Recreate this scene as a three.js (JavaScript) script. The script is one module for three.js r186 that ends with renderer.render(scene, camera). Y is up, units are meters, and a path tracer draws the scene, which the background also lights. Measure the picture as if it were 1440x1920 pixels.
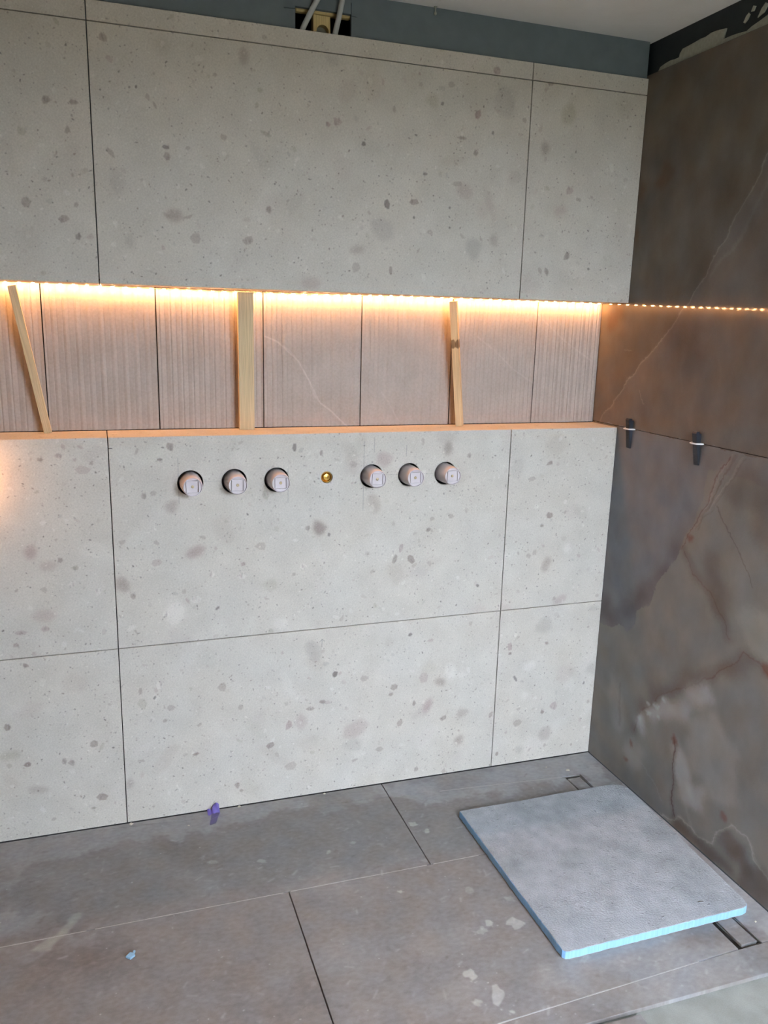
import * as THREE from 'three';
import { RectAreaLightUniformsLib } from 'three/addons/lights/RectAreaLightUniformsLib.js';
import { mergeGeometries, toCreasedNormals } from 'three/addons/utils/BufferGeometryUtils.js';
import { RoundedBoxGeometry } from 'three/addons/geometries/RoundedBoxGeometry.js';
import { createNoise2D } from 'simplex-noise';

// ---------------------------------------------------------------- camera, sky, daylight, exposure
// Axes: x to the right along the tiled back wall (0 = polished wall on the right), y up, z from the back wall towards the viewer. Metres.
const scene = new THREE.Scene();
const camera = new THREE.PerspectiveCamera(64.0805, 1440 / 1920, 0.05, 60);
camera.position.set(-1.6046, 1.4953, 2.2814);
camera.setRotationFromMatrix(new THREE.Matrix4().set(
  0.945330, 0.050653, -0.322158, 0,
  0.025268, 0.973517, 0.227214, 0,
  0.325135, -0.222933, 0.919015, 0,
  0, 0, 0, 1));
const renderer = new THREE.WebGLRenderer({ antialias: true });
renderer.toneMapping = THREE.LinearToneMapping;
renderer.toneMappingExposure = 1.0;
renderer.shadowMap.enabled = true;
RectAreaLightUniformsLib.init();

scene.background = new THREE.Color().setRGB(23.6, 26.8, 32.6);      // overcast sky, seen only through the glazed door behind the viewer
const WIN = { x0: -1.05, x1: -0.03, y0: 0.06, y1: 2.02, z: 2.45 };    // that door's opening
const day = new THREE.RectAreaLight(new THREE.Color().setRGB(0.75, 0.86, 1.0), 1.2, WIN.x1 - WIN.x0 - 0.14, WIN.y1 - WIN.y0 - 0.14);
day.position.set((WIN.x0 + WIN.x1) / 2, (WIN.y0 + WIN.y1) / 2, WIN.z - 0.01);
day.lookAt(day.position.x, day.position.y, -1);
day.name = 'door_daylight';
scene.add(day);

// ---------------------------------------------------------------- measures
const FALL = -0.0123;                       // the floor drops towards the drain: y = FALL * x
const H1 = 0.575, H2 = 1.1749, H3 = 1.5706, H4 = 2.175, H5 = 2.2208, H6 = 2.3242;   // wall joints, ledge, soffit, top joint, tile top, ceiling
const JR = -0.3888, JL = JR - 1.2;          // vertical joints of the stone-look tiles
const ND = 0.1443;                          // depth of the niche
const X0 = -2.9, ZF = WIN.z;                  // left wall and front wall
const GAP = 0.0024;                         // joint width

// ---------------------------------------------------------------- helpers
let seedValue = 7;
function rnd() { seedValue = (seedValue + 0x6d2b79f5) | 0; let t = Math.imul(seedValue ^ (seedValue >>> 15), 1 | seedValue); t = (t + Math.imul(t ^ (t >>> 7), 61 | t)) ^ t; return ((t ^ (t >>> 14)) >>> 0) / 4294967296; }
const rr = (a, b) => a + (b - a) * rnd();
const n2 = createNoise2D(rnd), n2b = createNoise2D(rnd);
const fbm = (x, y, o = 4) => { let s = 0, a = 0.5, f = 1; for (let i = 0; i < o; i++) { s += a * n2(x * f + i * 17.3, y * f - i * 9.1); a *= 0.5; f *= 2.03; } return s; };
const taken = new Map();
function numbered(name) { const k = taken.get(name) ?? 0; taken.set(name, k + 1); return k ? name + '_' + String(k).padStart(3, '0') : name; }
function mesh(name, geometry, material, parent = scene) {
  const m = new THREE.Mesh(geometry, material);
  m.name = parent === scene ? numbered(name) : name;
  m.castShadow = m.receiveShadow = true;
  parent.add(m);
  return m;
}
function tag(o, label, category, group) { o.userData.label = label; o.userData.category = category; if (group) o.userData.group = group; return o; }
function thing(name, label, category, [x, y, z] = [0, 0, 0], group) {
  const o = new THREE.Group(); o.name = numbered(name); o.position.set(x, y, z); scene.add(o);
  return tag(o, label, category, group);
}
function structure(name, label, category) { const o = new THREE.Group(); o.name = name; scene.add(o); o.userData.kind = 'structure'; return tag(o, label, category); }
const box = (w, h, d, x, y, z) => new THREE.BoxGeometry(w, h, d).translate(x, y, z);
const span = (x0, x1, y0, y1, z0, z1) => box(x1 - x0, y1 - y0, z1 - z0, (x0 + x1) / 2, (y0 + y1) / 2, (z0 + z1) / 2);
// a slab whose front face lies in z = 0, from an outline in x and y; uv from a function of x and y
function slab(points, thick, uv, holes = [], bevel = 0.0007) {
  const s = new THREE.Shape(points.map(([x, y]) => new THREE.Vector2(x, y)));
  for (const [hx, hy, hr] of holes) { const p = new THREE.Path(); p.absarc(hx, hy, hr, 0, Math.PI * 2, true); s.holes.push(p); }
  const g = new THREE.ExtrudeGeometry(s, { depth: thick - 2 * bevel, bevelEnabled: true, bevelThickness: bevel, bevelSize: bevel, bevelOffset: -bevel, bevelSegments: 1, curveSegments: 40 });
  g.translate(0, 0, -thick + bevel);
  if (uv) setUv(g, uv);
  return g;
}
function setUv(g, f) {
  const p = g.attributes.position, a = new Float32Array(p.count * 2);
  for (let i = 0; i < p.count; i++) { const [u, v] = f(p.getX(i), p.getY(i), p.getZ(i)); a[2 * i] = u; a[2 * i + 1] = v; }
  g.setAttribute('uv', new THREE.BufferAttribute(a, 2));
  return g;
}
const rect = (x0, x1, y0, y1) => [[x0, y0], [x1, y0], [x1, y1], [x0, y1]];
function canvas(w, h) { const c = document.createElement('canvas'); c.width = w; c.height = h; return c; }
function texture(c, wrap = THREE.MirroredRepeatWrapping, color = true) {
  const t = new THREE.CanvasTexture(c); t.wrapS = t.wrapT = wrap; t.magFilter = THREE.LinearFilter;
  if (color) t.colorSpace = THREE.SRGBColorSpace;
  return t;
}
// pixel by pixel over a finished canvas: f(x, y in pixels, [r, g, b]) changes the colour in place
function eachPixel(c, f) {
  const q = c.getContext('2d'), d = q.getImageData(0, 0, c.width, c.height), px = [0, 0, 0];
  for (let y = 0, i = 0; y < c.height; y++) for (let x = 0; x < c.width; x++, i += 4) {
    px[0] = d.data[i]; px[1] = d.data[i + 1]; px[2] = d.data[i + 2];
    f(x, y, px);
    d.data[i] = px[0]; d.data[i + 1] = px[1]; d.data[i + 2] = px[2];
  }
  q.putImageData(d, 0, 0);
}
// bends a finished canvas with noise, so that painted outlines get a natural edge
function bend(c, far, size, far2, size2) {
  const q = c.getContext('2d'), w = c.width, h = c.height, s = q.getImageData(0, 0, w, h), o = q.createImageData(w, h);
  for (let y = 0, i = 0; y < h; y++) for (let x = 0; x < w; x++, i += 4) {
    const sx = x + far * n2(x / size, y / size) + far2 * n2(x / size2 + 50, y / size2), sy = y + far * n2b(x / size, y / size) + far2 * n2b(x / size2 + 50, y / size2);
    const k = (Math.min(h - 1, Math.max(0, sy | 0)) * w + Math.min(w - 1, Math.max(0, sx | 0))) * 4;
    o.data[i] = s.data[k]; o.data[i + 1] = s.data[k + 1]; o.data[i + 2] = s.data[k + 2]; o.data[i + 3] = 255;
  }
  q.putImageData(o, 0, 0);
}
function blobPath(q, x, y, w, h, turn, sides = 8, uneven = 0.25) {
  const c = Math.cos(turn), s = Math.sin(turn);
  q.beginPath();
  for (let k = 0; k < sides; k++) {
    const a = (k / sides) * Math.PI * 2, f = 0.5 * (1 + rr(-uneven, uneven)), px = Math.cos(a) * w * f * 1.08, py = Math.sin(a) * h * f * 1.08;
    if (k) q.lineTo(x + px * c - py * s, y + px * s + py * c); else q.moveTo(x + px * c - py * s, y + px * s + py * c);
  }
  q.closePath();
}
// paints on a sheet of its own and lays that over the canvas with one blur
function layer(q, blur, paint) {
  const c = canvas(q.canvas.width, q.canvas.height);
  paint(c.getContext('2d'));
  q.filter = `blur(${blur}px)`; q.drawImage(c, 0, 0); q.filter = 'none';
}
const rgba = (c, a) => `rgba(${c[0]},${c[1]},${c[2]},${a})`;
function softLine(q, pts, width, color, jitter = 0) {
  q.strokeStyle = color; q.lineWidth = width; q.lineCap = q.lineJoin = 'round';
  q.beginPath();
  pts.forEach(([x, y], i) => (i ? q.lineTo(x + rr(-jitter, jitter), y + rr(-jitter, jitter)) : q.moveTo(x, y)));
  q.stroke();
}

const CHIPS = {   // the stone chips one can pick out: x and y on the wall, width, height (mm), turn (degrees), strength (%)
  brown: [
    [-1212,2139,24,37,-10,45], [-1553,2142,15,21,-30,50], [-1627,1991,19,10,0,55], [-1689,1990,17,17,0,50], [-1645,1928,12,19,25,55], [-1437,2004,6,22,-25,45], [-1410,1886,18,23,0,50], [-1359,1912,13,10,0,40],
    [-1546,1884,9,25,-45,45], [-1396,1744,46,34,5,50], [-1664,1722,22,18,0,50], [-1634,1682,14,14,0,55], [-1749,1756,22,30,-10,45], [-1634,1757,12,15,0,45], [-1153,1776,16,17,0,55], [-1345,1692,25,24,0,40],
    [-1207,1694,26,22,0,45], [-1287,2090,11,10,0,40], [-740,1822,26,17,0,60], [-804,1636,11,19,0,60], [-556,1967,13,17,-15,55], [-608,1881,30,11,-10,35], [-485,1735,28,36,0,35], [-601,2003,29,8,0,45],
    [-904,1684,43,20,-15,40], [-906,1639,22,26,0,35], [-407,2068,15,13,0,40], [-639,2136,16,16,0,35], [-330,2172,17,10,0,55], [-336,2002,25,35,0,45], [-210,1866,22,9,10,40], [-238,1701,19,22,15,55],
    [-302,1653,16,23,-10,55], [-326,1655,11,19,-20,40], [-1429,1146,25,19,10,60], [-1428,979,37,42,10,45], [-1502,1013,14,18,0,45], [-1478,1020,20,15,0,35], [-1005,891,39,49,-5,80], [-1042,894,15,16,0,45],
    [-1569,764,34,43,-20,50], [-1542,727,13,19,-20,50], [-1180,849,31,26,0,30], [-1003,1117,13,16,0,45], [-904,1082,20,19,0,35], [-601,1124,25,46,10,55], [-530,1097,13,15,0,45], [-244,1064,23,14,-30,60],
    [-306,1014,27,17,0,35], [-231,889,26,20,10,70], [-257,856,16,9,0,55], [-834,958,44,66,-20,30], [-645,901,16,12,0,40], [-582,906,18,14,0,40], [-657,867,16,12,-20,55], [-713,778,20,33,-35,65],
    [-766,778,18,33,25,55], [-232,720,36,48,30,45], [-300,758,16,18,0,35], [-277,767,20,18,0,30], [-993,331,24,13,0,60], [-1031,313,24,16,0,50], [-1159,207,27,20,0,65], [-753,351,24,20,-20,55],
    [-765,326,16,13,0,50], [-593,347,42,30,0,55], [-684,284,13,19,20,50], [-732,220,24,25,0,50], [-517,126,40,40,0,50], [-508,224,39,31,0,40], [-576,217,23,19,0,50], [-668,44,13,14,0,45],
    [-1094,128,34,26,0,30], [-800,137,22,23,0,40], [-856,393,25,22,0,35], [-1726,846,15,13,20,50], [-1832,553,15,14,20,70], [-1890,377,16,22,0,65], [-1846,257,19,16,-10,80], [-1752,250,14,17,0,45],
    [-1732,243,17,20,0,45], [-1669,292,19,23,-30,55], [-1654,121,26,21,0,60], [-1534,437,10,20,0,50], [-1469,336,12,10,-20,50], [-1452,375,21,24,0,35], [-1383,214,16,9,0,70], [-1301,421,25,31,0,40],
    [-1260,88,15,22,20,55], [-1250,68,12,11,0,55], [-1577,151,18,35,0,45], [-1827,175,55,23,10,35], [-1249,349,14,17,0,40], [-344,418,14,8,-25,65], [-206,441,19,10,40,55], [-202,187,15,14,20,70],
    [-369,50,12,16,0,70], [-298,159,29,28,0,40], [-185,101,52,54,0,35], [-76,41,11,13,0,45], [-402,204,12,24,30,50], [-1758,1121,15,11,0,50], [-1632,1108,12,11,0,50],
  ],
  dark: [
    [-1412,1909,18,8,0,50], [-1480,2041,6,8,0,60], [-1496,2039,5,6,0,50], [-821,1813,17,25,-10,55], [-891,1962,11,15,20,55], [-740,1998,8,5,0,60], [-506,2025,8,10,0,45], [-709,1900,13,7,0,50],
    [-664,2086,10,11,0,45], [-630,1815,7,6,0,50], [-738,1782,6,7,0,55], [-628,1761,7,7,0,55], [-158,1667,9,8,0,50], [-1457,1112,14,7,0,50], [-977,872,8,12,0,50], [-1310,671,15,7,-40,55],
    [-1081,1134,12,22,0,50], [-478,670,10,11,0,60], [-953,418,17,18,20,60], [-706,525,15,13,0,55], [-1496,413,6,12,25,55], [-317,324,10,22,-30,50], [-45,275,9,14,0,50],
  ],
  grey: [
    [-1511,1677,21,36,0,35], [-1534,1819,38,63,0,25], [-551,1709,48,67,-30,40], [-833,1745,63,57,30,30], [-978,2162,35,25,0,30], [-468,2112,67,83,0,30], [-360,1047,42,69,0,25], [-1022,504,40,74,-25,45],
    [-886,170,61,49,0,35], [-286,55,29,37,-30,40], [-221,512,58,58,30,35], [-33,552,39,23,10,40], [-15,322,40,41,0,35],
  ],
  pink: [
    [-966,2011,24,18,0,50], [-991,2002,13,13,0,60], [-556,2068,16,26,10,75], [-587,1861,43,37,0,35], [-1040,1593,60,28,0,35], [-735,2154,8,8,-30,60], [-505,2188,20,22,-25,55], [-244,1890,25,21,0,45],
    [-271,1831,44,30,0,30], [-1370,846,50,28,-20,60], [-1475,819,29,19,0,35], [-1234,799,14,10,-30,60], [-807,1092,47,52,-10,45], [-746,813,18,27,0,45], [-167,593,54,27,-28,45], [-1099,267,20,33,15,60],
    [-1060,270,37,55,10,35], [-635,269,25,57,28,55], [-652,371,34,34,0,35], [-880,216,90,53,-25,35], [-1797,875,29,47,0,60], [-1757,831,45,24,-10,35], [-1838,649,29,12,0,45], [-1774,654,21,15,0,45],
    [-1777,691,53,37,0,30], [-1851,615,14,12,0,60], [-346,443,20,23,-10,55], [-161,202,26,29,0,45], [-1712,1129,18,14,0,45], [-1674,1118,11,11,0,45], [-1655,1092,32,23,0,35], [-1701,1153,10,14,-30,40],
    [-1659,1152,18,8,30,40],
  ],
  olive: [
    [-1748,1915,24,21,0,35], [-1162,1965,34,10,20,45], [-1182,2030,12,11,0,40], [-1174,2065,15,15,0,40], [-693,2089,38,35,0,40], [-269,2100,46,51,0,40], [-1168,1001,19,28,0,45], [-1153,731,41,40,0,30],
    [-1688,822,19,15,0,50], [-1680,88,15,7,0,60], [-1532,398,24,33,0,30], [-1885,293,54,23,-10,35],
  ],
  pale: [
    [-1429,666,65,80,0,60], [-1457,664,18,13,0,70], [-1126,603,45,31,0,60], [-1324,774,15,16,0,60], [-1237,761,22,19,0,60], [-1054,778,20,17,0,60], [-1371,701,27,26,0,55], [-152,777,37,37,0,60],
    [-562,379,38,57,-20,70], [-510,363,39,23,0,60], [-1480,450,21,23,0,60], [-1700,775,14,18,0,60], [-1633,748,19,18,0,60], [-265,362,41,35,0,60], [-274,255,25,40,-20,60],
  ],
};

// ---------------------------------------------------------------- surfaces
const TONES = { brown: [150, 134, 122], dark: [108, 98, 90], grey: [168, 162, 153], pink: [170, 148, 140], olive: [164, 157, 136], pale: [226, 220, 209] };
// stone-look tiles: 2.4 x 2.4 m, x from -2.4 to 0, y from 0 to 2.4; each tile's print ends at its joints
function stoneTexture() {
  const S = 2048, k = S / 2.4, c = canvas(S, S), q = c.getContext('2d');
  q.fillStyle = 'rgb(207,200,187)'; q.fillRect(0, 0, S, S);
  const X = (x) => (x + 2.4) * k, Y = (y) => (2.4 - y) * k;
  const large = canvas(S, S), mid = canvas(S, S), fine = canvas(S, S), L = large.getContext('2d'), M = mid.getContext('2d'), F = fine.getContext('2d');
  const rows = [[-0.1, H1], [H1, H2], [H2, H3], [H3, H4], [H4, 2.5]], cols = [[-2.5, JL], [JL, JR], [JR, 0.1]];
  const names = ['brown', 'brown', 'grey', 'pink', 'olive', 'brown'];
  for (const [y0, y1] of rows) for (const [x0, x1] of cols) {
    const area = (x1 - x0) * (y1 - y0), within = [X(x0), Y(y1), (x1 - x0) * k, (y1 - y0) * k];
    for (const g of [L, M, F]) { g.save(); g.beginPath(); g.rect(...within); g.clip(); }
    for (let i = 0; i < area * 34; i++) {
      const pale = rnd() < 0.4;
      blobPath(L, X(rr(x0, x1)), Y(rr(y0, y1)), k * rr(0.03, 0.10), k * rr(0.02, 0.06), rr(0, 3), 9, 0.4);
      L.fillStyle = rgba(pale ? [219, 213, 201] : TONES[names[(rnd() * 6) | 0]], pale ? rr(0.12, 0.34) : rr(0.05, 0.15)); L.fill();
    }
    for (let i = 0; i < area * 520; i++) {
      const pale = rnd() < 0.36, s = 0.0032 + 0.014 * rnd() ** 3;
      blobPath(M, X(rr(x0, x1)), Y(rr(y0, y1)), k * s * rr(0.8, 1.5), k * s * rr(0.5, 1), rr(0, 3), 5 + ((rnd() * 3) | 0), 0.42);
      M.fillStyle = rgba(pale ? TONES.pale : TONES[names[(rnd() * 6) | 0]], pale ? rr(0.2, 0.6) : rr(0.08, 0.42)); M.fill();
    }
    for (let i = 0; i < area * 5200; i++) {
      const pale = rnd() < 0.35, s = 0.0011 + 0.0030 * rnd() ** 3;
      blobPath(F, X(rr(x0, x1)), Y(rr(y0, y1)), k * s * rr(0.8, 2.2), k * s, rr(0, 3), 5, 0.5);
      F.fillStyle = rgba(pale ? [232, 226, 215] : rnd() < 0.5 ? TONES.dark : TONES.brown, pale ? rr(0.25, 0.7) : rr(0.2, 0.75)); F.fill();
    }
    for (const [tone, list] of Object.entries(CHIPS)) for (const [x, y, w, h, turn, strength] of list) {
      if (x / 1000 < x0 || x / 1000 >= x1 || y / 1000 < y0 || y / 1000 >= y1) continue;
      const g = Math.max(w, h) > 34 ? L : M, small = Math.max(w, h) < 16;
      blobPath(g, X(x / 1000), Y(y / 1000), w * k / 1000, h * k / 1000, turn * Math.PI / 180, small ? 5 : 6, small ? 0.28 : 0.3);
      g.fillStyle = rgba(TONES[tone], Math.min(0.9, strength / 100 * (tone === 'dark' ? 1.15 : 1.0))); g.fill();
      if (strength > 44 && w > 12) for (let i = 0; i < 5; i++) {      // streaks inside the larger chips
        blobPath(g, X(x / 1000) + rr(-0.35, 0.35) * w * k / 1000, Y(y / 1000) + rr(-0.35, 0.35) * h * k / 1000, k * 0.004, k * 0.012, turn * Math.PI / 180, 6, 0.4);
        g.fillStyle = rgba(TONES[rnd() < 0.6 ? 'dark' : 'pink'], 0.16); g.fill();
      }
    }
    for (const g of [L, M, F]) g.restore();
  }
  q.filter = 'blur(4px)'; q.drawImage(large, 0, 0);
  q.filter = 'blur(0.7px)'; q.drawImage(mid, 0, 0);
  q.filter = 'blur(0.5px)'; q.drawImage(fine, 0, 0);
  q.filter = 'none';
  // pencil lines the plumber left round the holes, a tick at the joint and an arrow
  const pencil = 'rgba(96,92,90,0.42)';
  for (const [x, y0, y1] of [[-1.409, 0.985, 1.115], [-1.101, 0.975, 1.075], [-0.872, 0.94, 1.15], [-0.840, 1.115, 1.16], [-0.738, 1.10, 1.135]]) softLine(q, [[X(x), Y(y0)], [X(x), Y(y1)]], 1.1, pencil);
  for (const [x0, x1, y] of [[-1.345, -1.285, 1.046], [-0.815, -0.765, 1.046], [-0.69, -0.65, 1.045]]) softLine(q, [[X(x0), Y(y)], [X(x1), Y(y)]], 0.9, 'rgba(96,92,90,0.25)');
  softLine(q, [[X(-1.588), Y(1.146)], [X(-1.579), Y(1.146)]], 1.6, 'rgba(60,56,54,0.8)');
  softLine(q, [[X(-0.996), Y(0.515)], [X(-0.995), Y(0.54)]], 1.5, pencil); softLine(q, [[X(-1.003), Y(0.532)], [X(-0.995), Y(0.54)], [X(-0.987), Y(0.533)]], 1.5, pencil);
  eachPixel(c, (x, y, p) => {
    const s = 7 * fbm(x / 120, y / 120, 5), f = 7 * n2(x / 2.6, y / 2.6) + 6 * n2b(x / 6, y / 6), w = 1.1 * n2b(x / 240, y / 240);
    p[0] += s + f + w; p[1] += s + f; p[2] += s + f - w;
  });
  return texture(c);
}
const stoneUv = (x, y) => [(x + 2.4) / 2.4, y / 2.4];
const stoneMat = new THREE.MeshStandardMaterial({ name: 'stone_look_tile', map: stoneTexture(), roughness: 0.62 });
const adhesiveMat = new THREE.MeshStandardMaterial({ name: 'tile_adhesive', color: 0x242220, roughness: 0.95 });

// fluted niche tiles: 2.8 x 0.42 m, x from -2.8, y from H2
function fluteTexture() {
  const W = 2048, H = 308, k = W / 2.8, c = canvas(W, H), q = c.getContext('2d');
  q.fillStyle = 'rgb(176,167,157)'; q.fillRect(0, 0, W, H);
  const at = ([x, y]) => [(x / 1000 + 2.8) * k, H - (y / 1000 - H2) * k];
  q.filter = 'blur(0.9px)';
  const veins = [[[-1137, 1444], [-1101, 1429], [-1061, 1399], [-1036, 1368], [-1003, 1313], [-987, 1273], [-970, 1249], [-936, 1224], [-884, 1174]]];
  for (const v of veins) { softLine(q, v.map(at), 3.0, 'rgba(205,198,190,0.4)', 2); softLine(q, v.map(at), 1.1, 'rgba(220,214,206,0.65)', 3); }
  for (const v of [[[-773, 1280], [-746, 1247], [-718, 1196]], [[-455, 1456], [-385, 1407], [-324, 1357], [-242, 1305]], [[-1306, 1559], [-1284, 1523]], [[-239, 1528], [-133, 1445], [-23, 1376]]]) softLine(q, v.map(at), 2.6, 'rgba(205,198,190,0.3)', 3);
  q.filter = 'none';
  eachPixel(c, (x, y, p) => { const s = 7 * fbm(x / 90, y / 90, 3) + 5 * n2(x / 2.4, y / 2.4) + 4 * n2b(x / 9, y / 9); p[0] += s; p[1] += s; p[2] += s; });
  return texture(c);
}
const fluteMat = new THREE.MeshStandardMaterial({ name: 'fluted_tile', map: fluteTexture(), roughness: 0.6 });

// polished onyx-look slabs of the wall on the right: 1.2 m (z from -0.2) x 2.4 m
function onyxTexture() {
  const W = 1024, H = 2048, k = W / 1.2, c = canvas(W, H), q = c.getContext('2d');
  const at = ([z, y]) => [(z / 1000 + 0.2) * k, H - (y / 1000) * k];
  const poly = (pts, color, blur) => { q.filter = blur ? `blur(${blur}px)` : 'none'; q.beginPath(); pts.map(at).forEach(([x, y], i) => (i ? q.lineTo(x, y) : q.moveTo(x, y))); q.closePath(); q.fillStyle = color; q.fill(); q.filter = 'none'; };
  const spot = (z, y, w, h, color, blur, turn = 0) => { const [x, yy] = at([z, y]); q.filter = `blur(${blur}px)`; blobPath(q, x, yy, w * k / 1000, h * k / 1000, turn, 10, 0.35); q.fillStyle = color; q.fill(); q.filter = 'none'; };
  const vein = (pts, w, color, blur, j = 3) => { q.filter = blur ? `blur(${blur}px)` : 'none'; softLine(q, pts.map(at), w, color, j); q.filter = 'none'; };
  const cut = (y0, y1, paint) => { q.save(); q.beginPath(); q.rect(0, H - y1 * k, W, (y1 - y0) * k); q.clip(); paint(); q.restore(); };
  // upper slab: dark umber, paler beyond a long slanting vein
  cut(1.18, 2.4, () => {
    q.fillStyle = 'rgb(104,96,86)'; q.fillRect(0, 0, W, H);
    const diag = [[640, 2150], [523, 1923], [466, 1830], [405, 1729], [283, 1565], [218, 1497], [158, 1441], [100, 1390], [39, 1336], [-36, 1252], [-90, 1202], [-120, 1150]];
    poly([...diag, [1100, 1150], [1100, 2150]], 'rgba(118,108,100,0.54)', 2);
    poly([[523, 1923], [405, 1729], [283, 1565], [300, 1500], [520, 1640], [760, 1900]], 'rgba(135,124,117,0.25)', 24);
    vein(diag, 5, 'rgba(150,140,130,0.30)', 2.5, 0); vein(diag, 1.6, 'rgba(176,166,156,0.42)', 0.7, 0);
    vein([[533, 1865], [507, 1805], [470, 1751], [421, 1694], [360, 1640]], 7, 'rgba(141,135,127,0.40)', 3);
    vein([[600, 2230], [470, 1960], [420, 1800]], 16, 'rgba(123,114,104,0.29)', 8);
    for (const [z, y, w, h] of [[123, 1938, 70, 60], [95, 1920, 30, 40], [14, 1901, 24, 60], [9, 1776, 22, 46], [-76, 1518, 60, 60], [-40, 1545, 40, 40]]) spot(z, y, w, h, 'rgba(100,70,52,0.40)', 7);
    for (const [z, y, w, h] of [[20, 1945, 30, 50], [2, 1850, 16, 70], [-30, 1500, 70, 40], [40, 1700, 60, 120]]) spot(z, y, w, h, 'rgba(133,124,109,0.29)', 9);
    for (let i = 0; i < 16; i++) spot(rr(-100, 950), rr(1200, 2250), rr(60, 220), rr(80, 260), rnd() < 0.5 ? 'rgba(76,65,57,0.25)' : 'rgba(123,110,102,0.22)', 22, 0.6);
    vein([[99, 1307], [112, 1280], [121, 1259]], 2, 'rgba(158,150,140,0.43)', 0.8); vein([[-2, 1418], [39, 1428]], 2, 'rgba(158,150,140,0.36)', 1);
    for (let i = 0; i < 5; i++) { const z = rr(150, 800), y = rr(1250, 1500); vein([[z, y], [z + rr(-20, 40), y - 60], [z + rr(-20, 60), y - 130]], 5, 'rgba(133,123,115,0.25)', 4); }
  });
  // lower slab: grey at the left of a ragged front, olive grey beyond it, brown and pink veins, milky clouds
  cut(0, 1.18, () => {
    q.fillStyle = 'rgb(120,115,112)'; q.fillRect(0, 0, W, H);
    poly([[-210, 1185], [300, 1185], [440, 1100], [408, 943], [340, 811], [266, 694], [180, 540], [-210, 490]], 'rgba(118,119,123,0.75)', 26);
    const bound = [[446, 1114], [433, 1035], [408, 943], [372, 891], [340, 811], [293, 758], [266, 694], [248, 644], [189, 596], [182, 548], [160, 523], [106, 525], [73, 501], [16, 500], [-210, 470]];
    const pale = [...bound, [-210, -50], [1050, -50], [1050, 1100]];
    poly(pale, 'rgba(128,124,115,0.65)', 1.2);
    for (const [z, y, w, h] of [[183, 625, 90, 60], [235, 690, 90, 60], [295, 765, 80, 50], [100, 560, 120, 70], [350, 850, 60, 60], [20, 560, 90, 80]]) { q.save(); q.beginPath(); [[-210, 1200], ...bound.slice(0)].map(at).forEach(([x, y2], i) => (i ? q.lineTo(x, y2) : q.moveTo(x, y2))); q.closePath(); q.clip(); spot(z, y, w, h, 'rgba(79,70,70,0.43)', 14, -0.8); q.restore(); }
    spot(140, 760, 120, 190, 'rgba(123,128,133,0.25)', 18);
    for (const [z, y, w, h] of [[593, 1090, 160, 110], [680, 1040, 150, 130], [491, 847, 60, 90], [545, 780, 80, 110], [462, 476, 150, 60], [352, 391, 120, 60], [285, 305, 90, 70], [640, 600, 120, 50], [800, 900, 120, 300]]) spot(z, y, w, h, 'rgba(83,68,57,0.36)', 15, -0.5);
    vein([[525, 1165], [480, 1105], [452, 1016], [419, 946], [382, 889], [366, 860]], 9, 'rgba(138,119,109,0.43)', 4); vein([[520, 1165], [478, 1100], [450, 1010], [417, 944], [380, 886], [366, 860]], 2, 'rgba(85,58,54,0.50)', 0.8);
    for (let i = 0; i < 7; i++) { const o = rr(-40, 70); vein([[540 + o, 1170], [500 + o * 0.7, 1100], [455 + o * 0.3, 1000 + rr(-20, 20)], [420 + o * 0.1, 940]], 1.6, rnd() < 0.5 ? 'rgba(164,153,142,0.36)' : 'rgba(92,72,64,0.32)', 1, 8); }
    vein([[379, 863], [431, 805], [504, 772], [561, 713], [602, 666]], 26, 'rgba(89,72,63,0.36)', 8); vein([[379, 863], [431, 805], [504, 772], [561, 713], [602, 666]], 2.2, 'rgba(80,54,50,0.40)', 1);
    vein([[495, 1018], [557, 957], [616, 899], [660, 838]], 2.4, 'rgba(74,63,57,0.40)', 1);
    const D = [[748, 631], [708, 647], [665, 652], [644, 621], [581, 570], [504, 504], [420, 440], [330, 363], [262, 275], [230, 202]];
    vein(D, 24, 'rgba(86,68,57,0.36)', 9); vein(D, 2.6, 'rgba(77,50,45,0.43)', 1, 8);
    spot(704, 730, 150, 130, 'rgba(153,150,138,0.58)', 9);
    for (const [z, y, w, h, a] of [[323, 318, 90, 60, 0.7], [271, 251, 60, 50, 0.8], [512, 470, 110, 80, 0.55], [380, 350, 90, 60, 0.55], [450, 380, 90, 70, 0.5], [485, 190, 70, 150, 0.6], [545, 150, 110, 80, 0.5], [600, 300, 260, 200, 0.25], [250, 130, 110, 90, 0.3], [130, 250, 90, 160, 0.2]]) spot(z, y, w, h, rgba([178, 175, 172], Math.min(1, a * 1.15)), 10, -0.6);
    for (const [z, y, s] of [[300, 300, 16], [330, 345, 20], [262, 262, 14], [365, 372, 16], [290, 335, 12], [345, 310, 14]]) spot(z, y, s * 1.6, s, 'rgba(187,193,190,0.54)', 2.5);
    vein([[426, 276], [440, 256], [443, 204], [447, 134], [457, 85], [470, 38]], 14, 'rgba(92,83,75,0.36)', 5); vein([[426, 276], [440, 256], [443, 204], [447, 134], [457, 85], [470, 38]], 3, 'rgba(65,39,37,0.58)', 1);
    vein([[462, 215], [490, 130], [530, 70], [560, 45]], 12, 'rgba(164,166,162,0.32)', 5);
    const V = [[414, 2], [496, 45], [543, 57], [581, 38], [635, 56], [649, 100], [703, 156], [754, 153], [791, 112], [844, 78]];
    vein(V, 8, 'rgba(159,155,144,0.54)', 2.5); vein(V, 2, 'rgba(182,184,176,0.43)', 0.7);
    for (const [z, y, w, h] of [[704, 94, 90, 60], [744, 80, 90, 60], [522, 20, 120, 40], [640, 20, 160, 50], [800, 40, 120, 90]]) spot(z, y, w, h, 'rgba(72,59,50,0.43)', 8);
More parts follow.
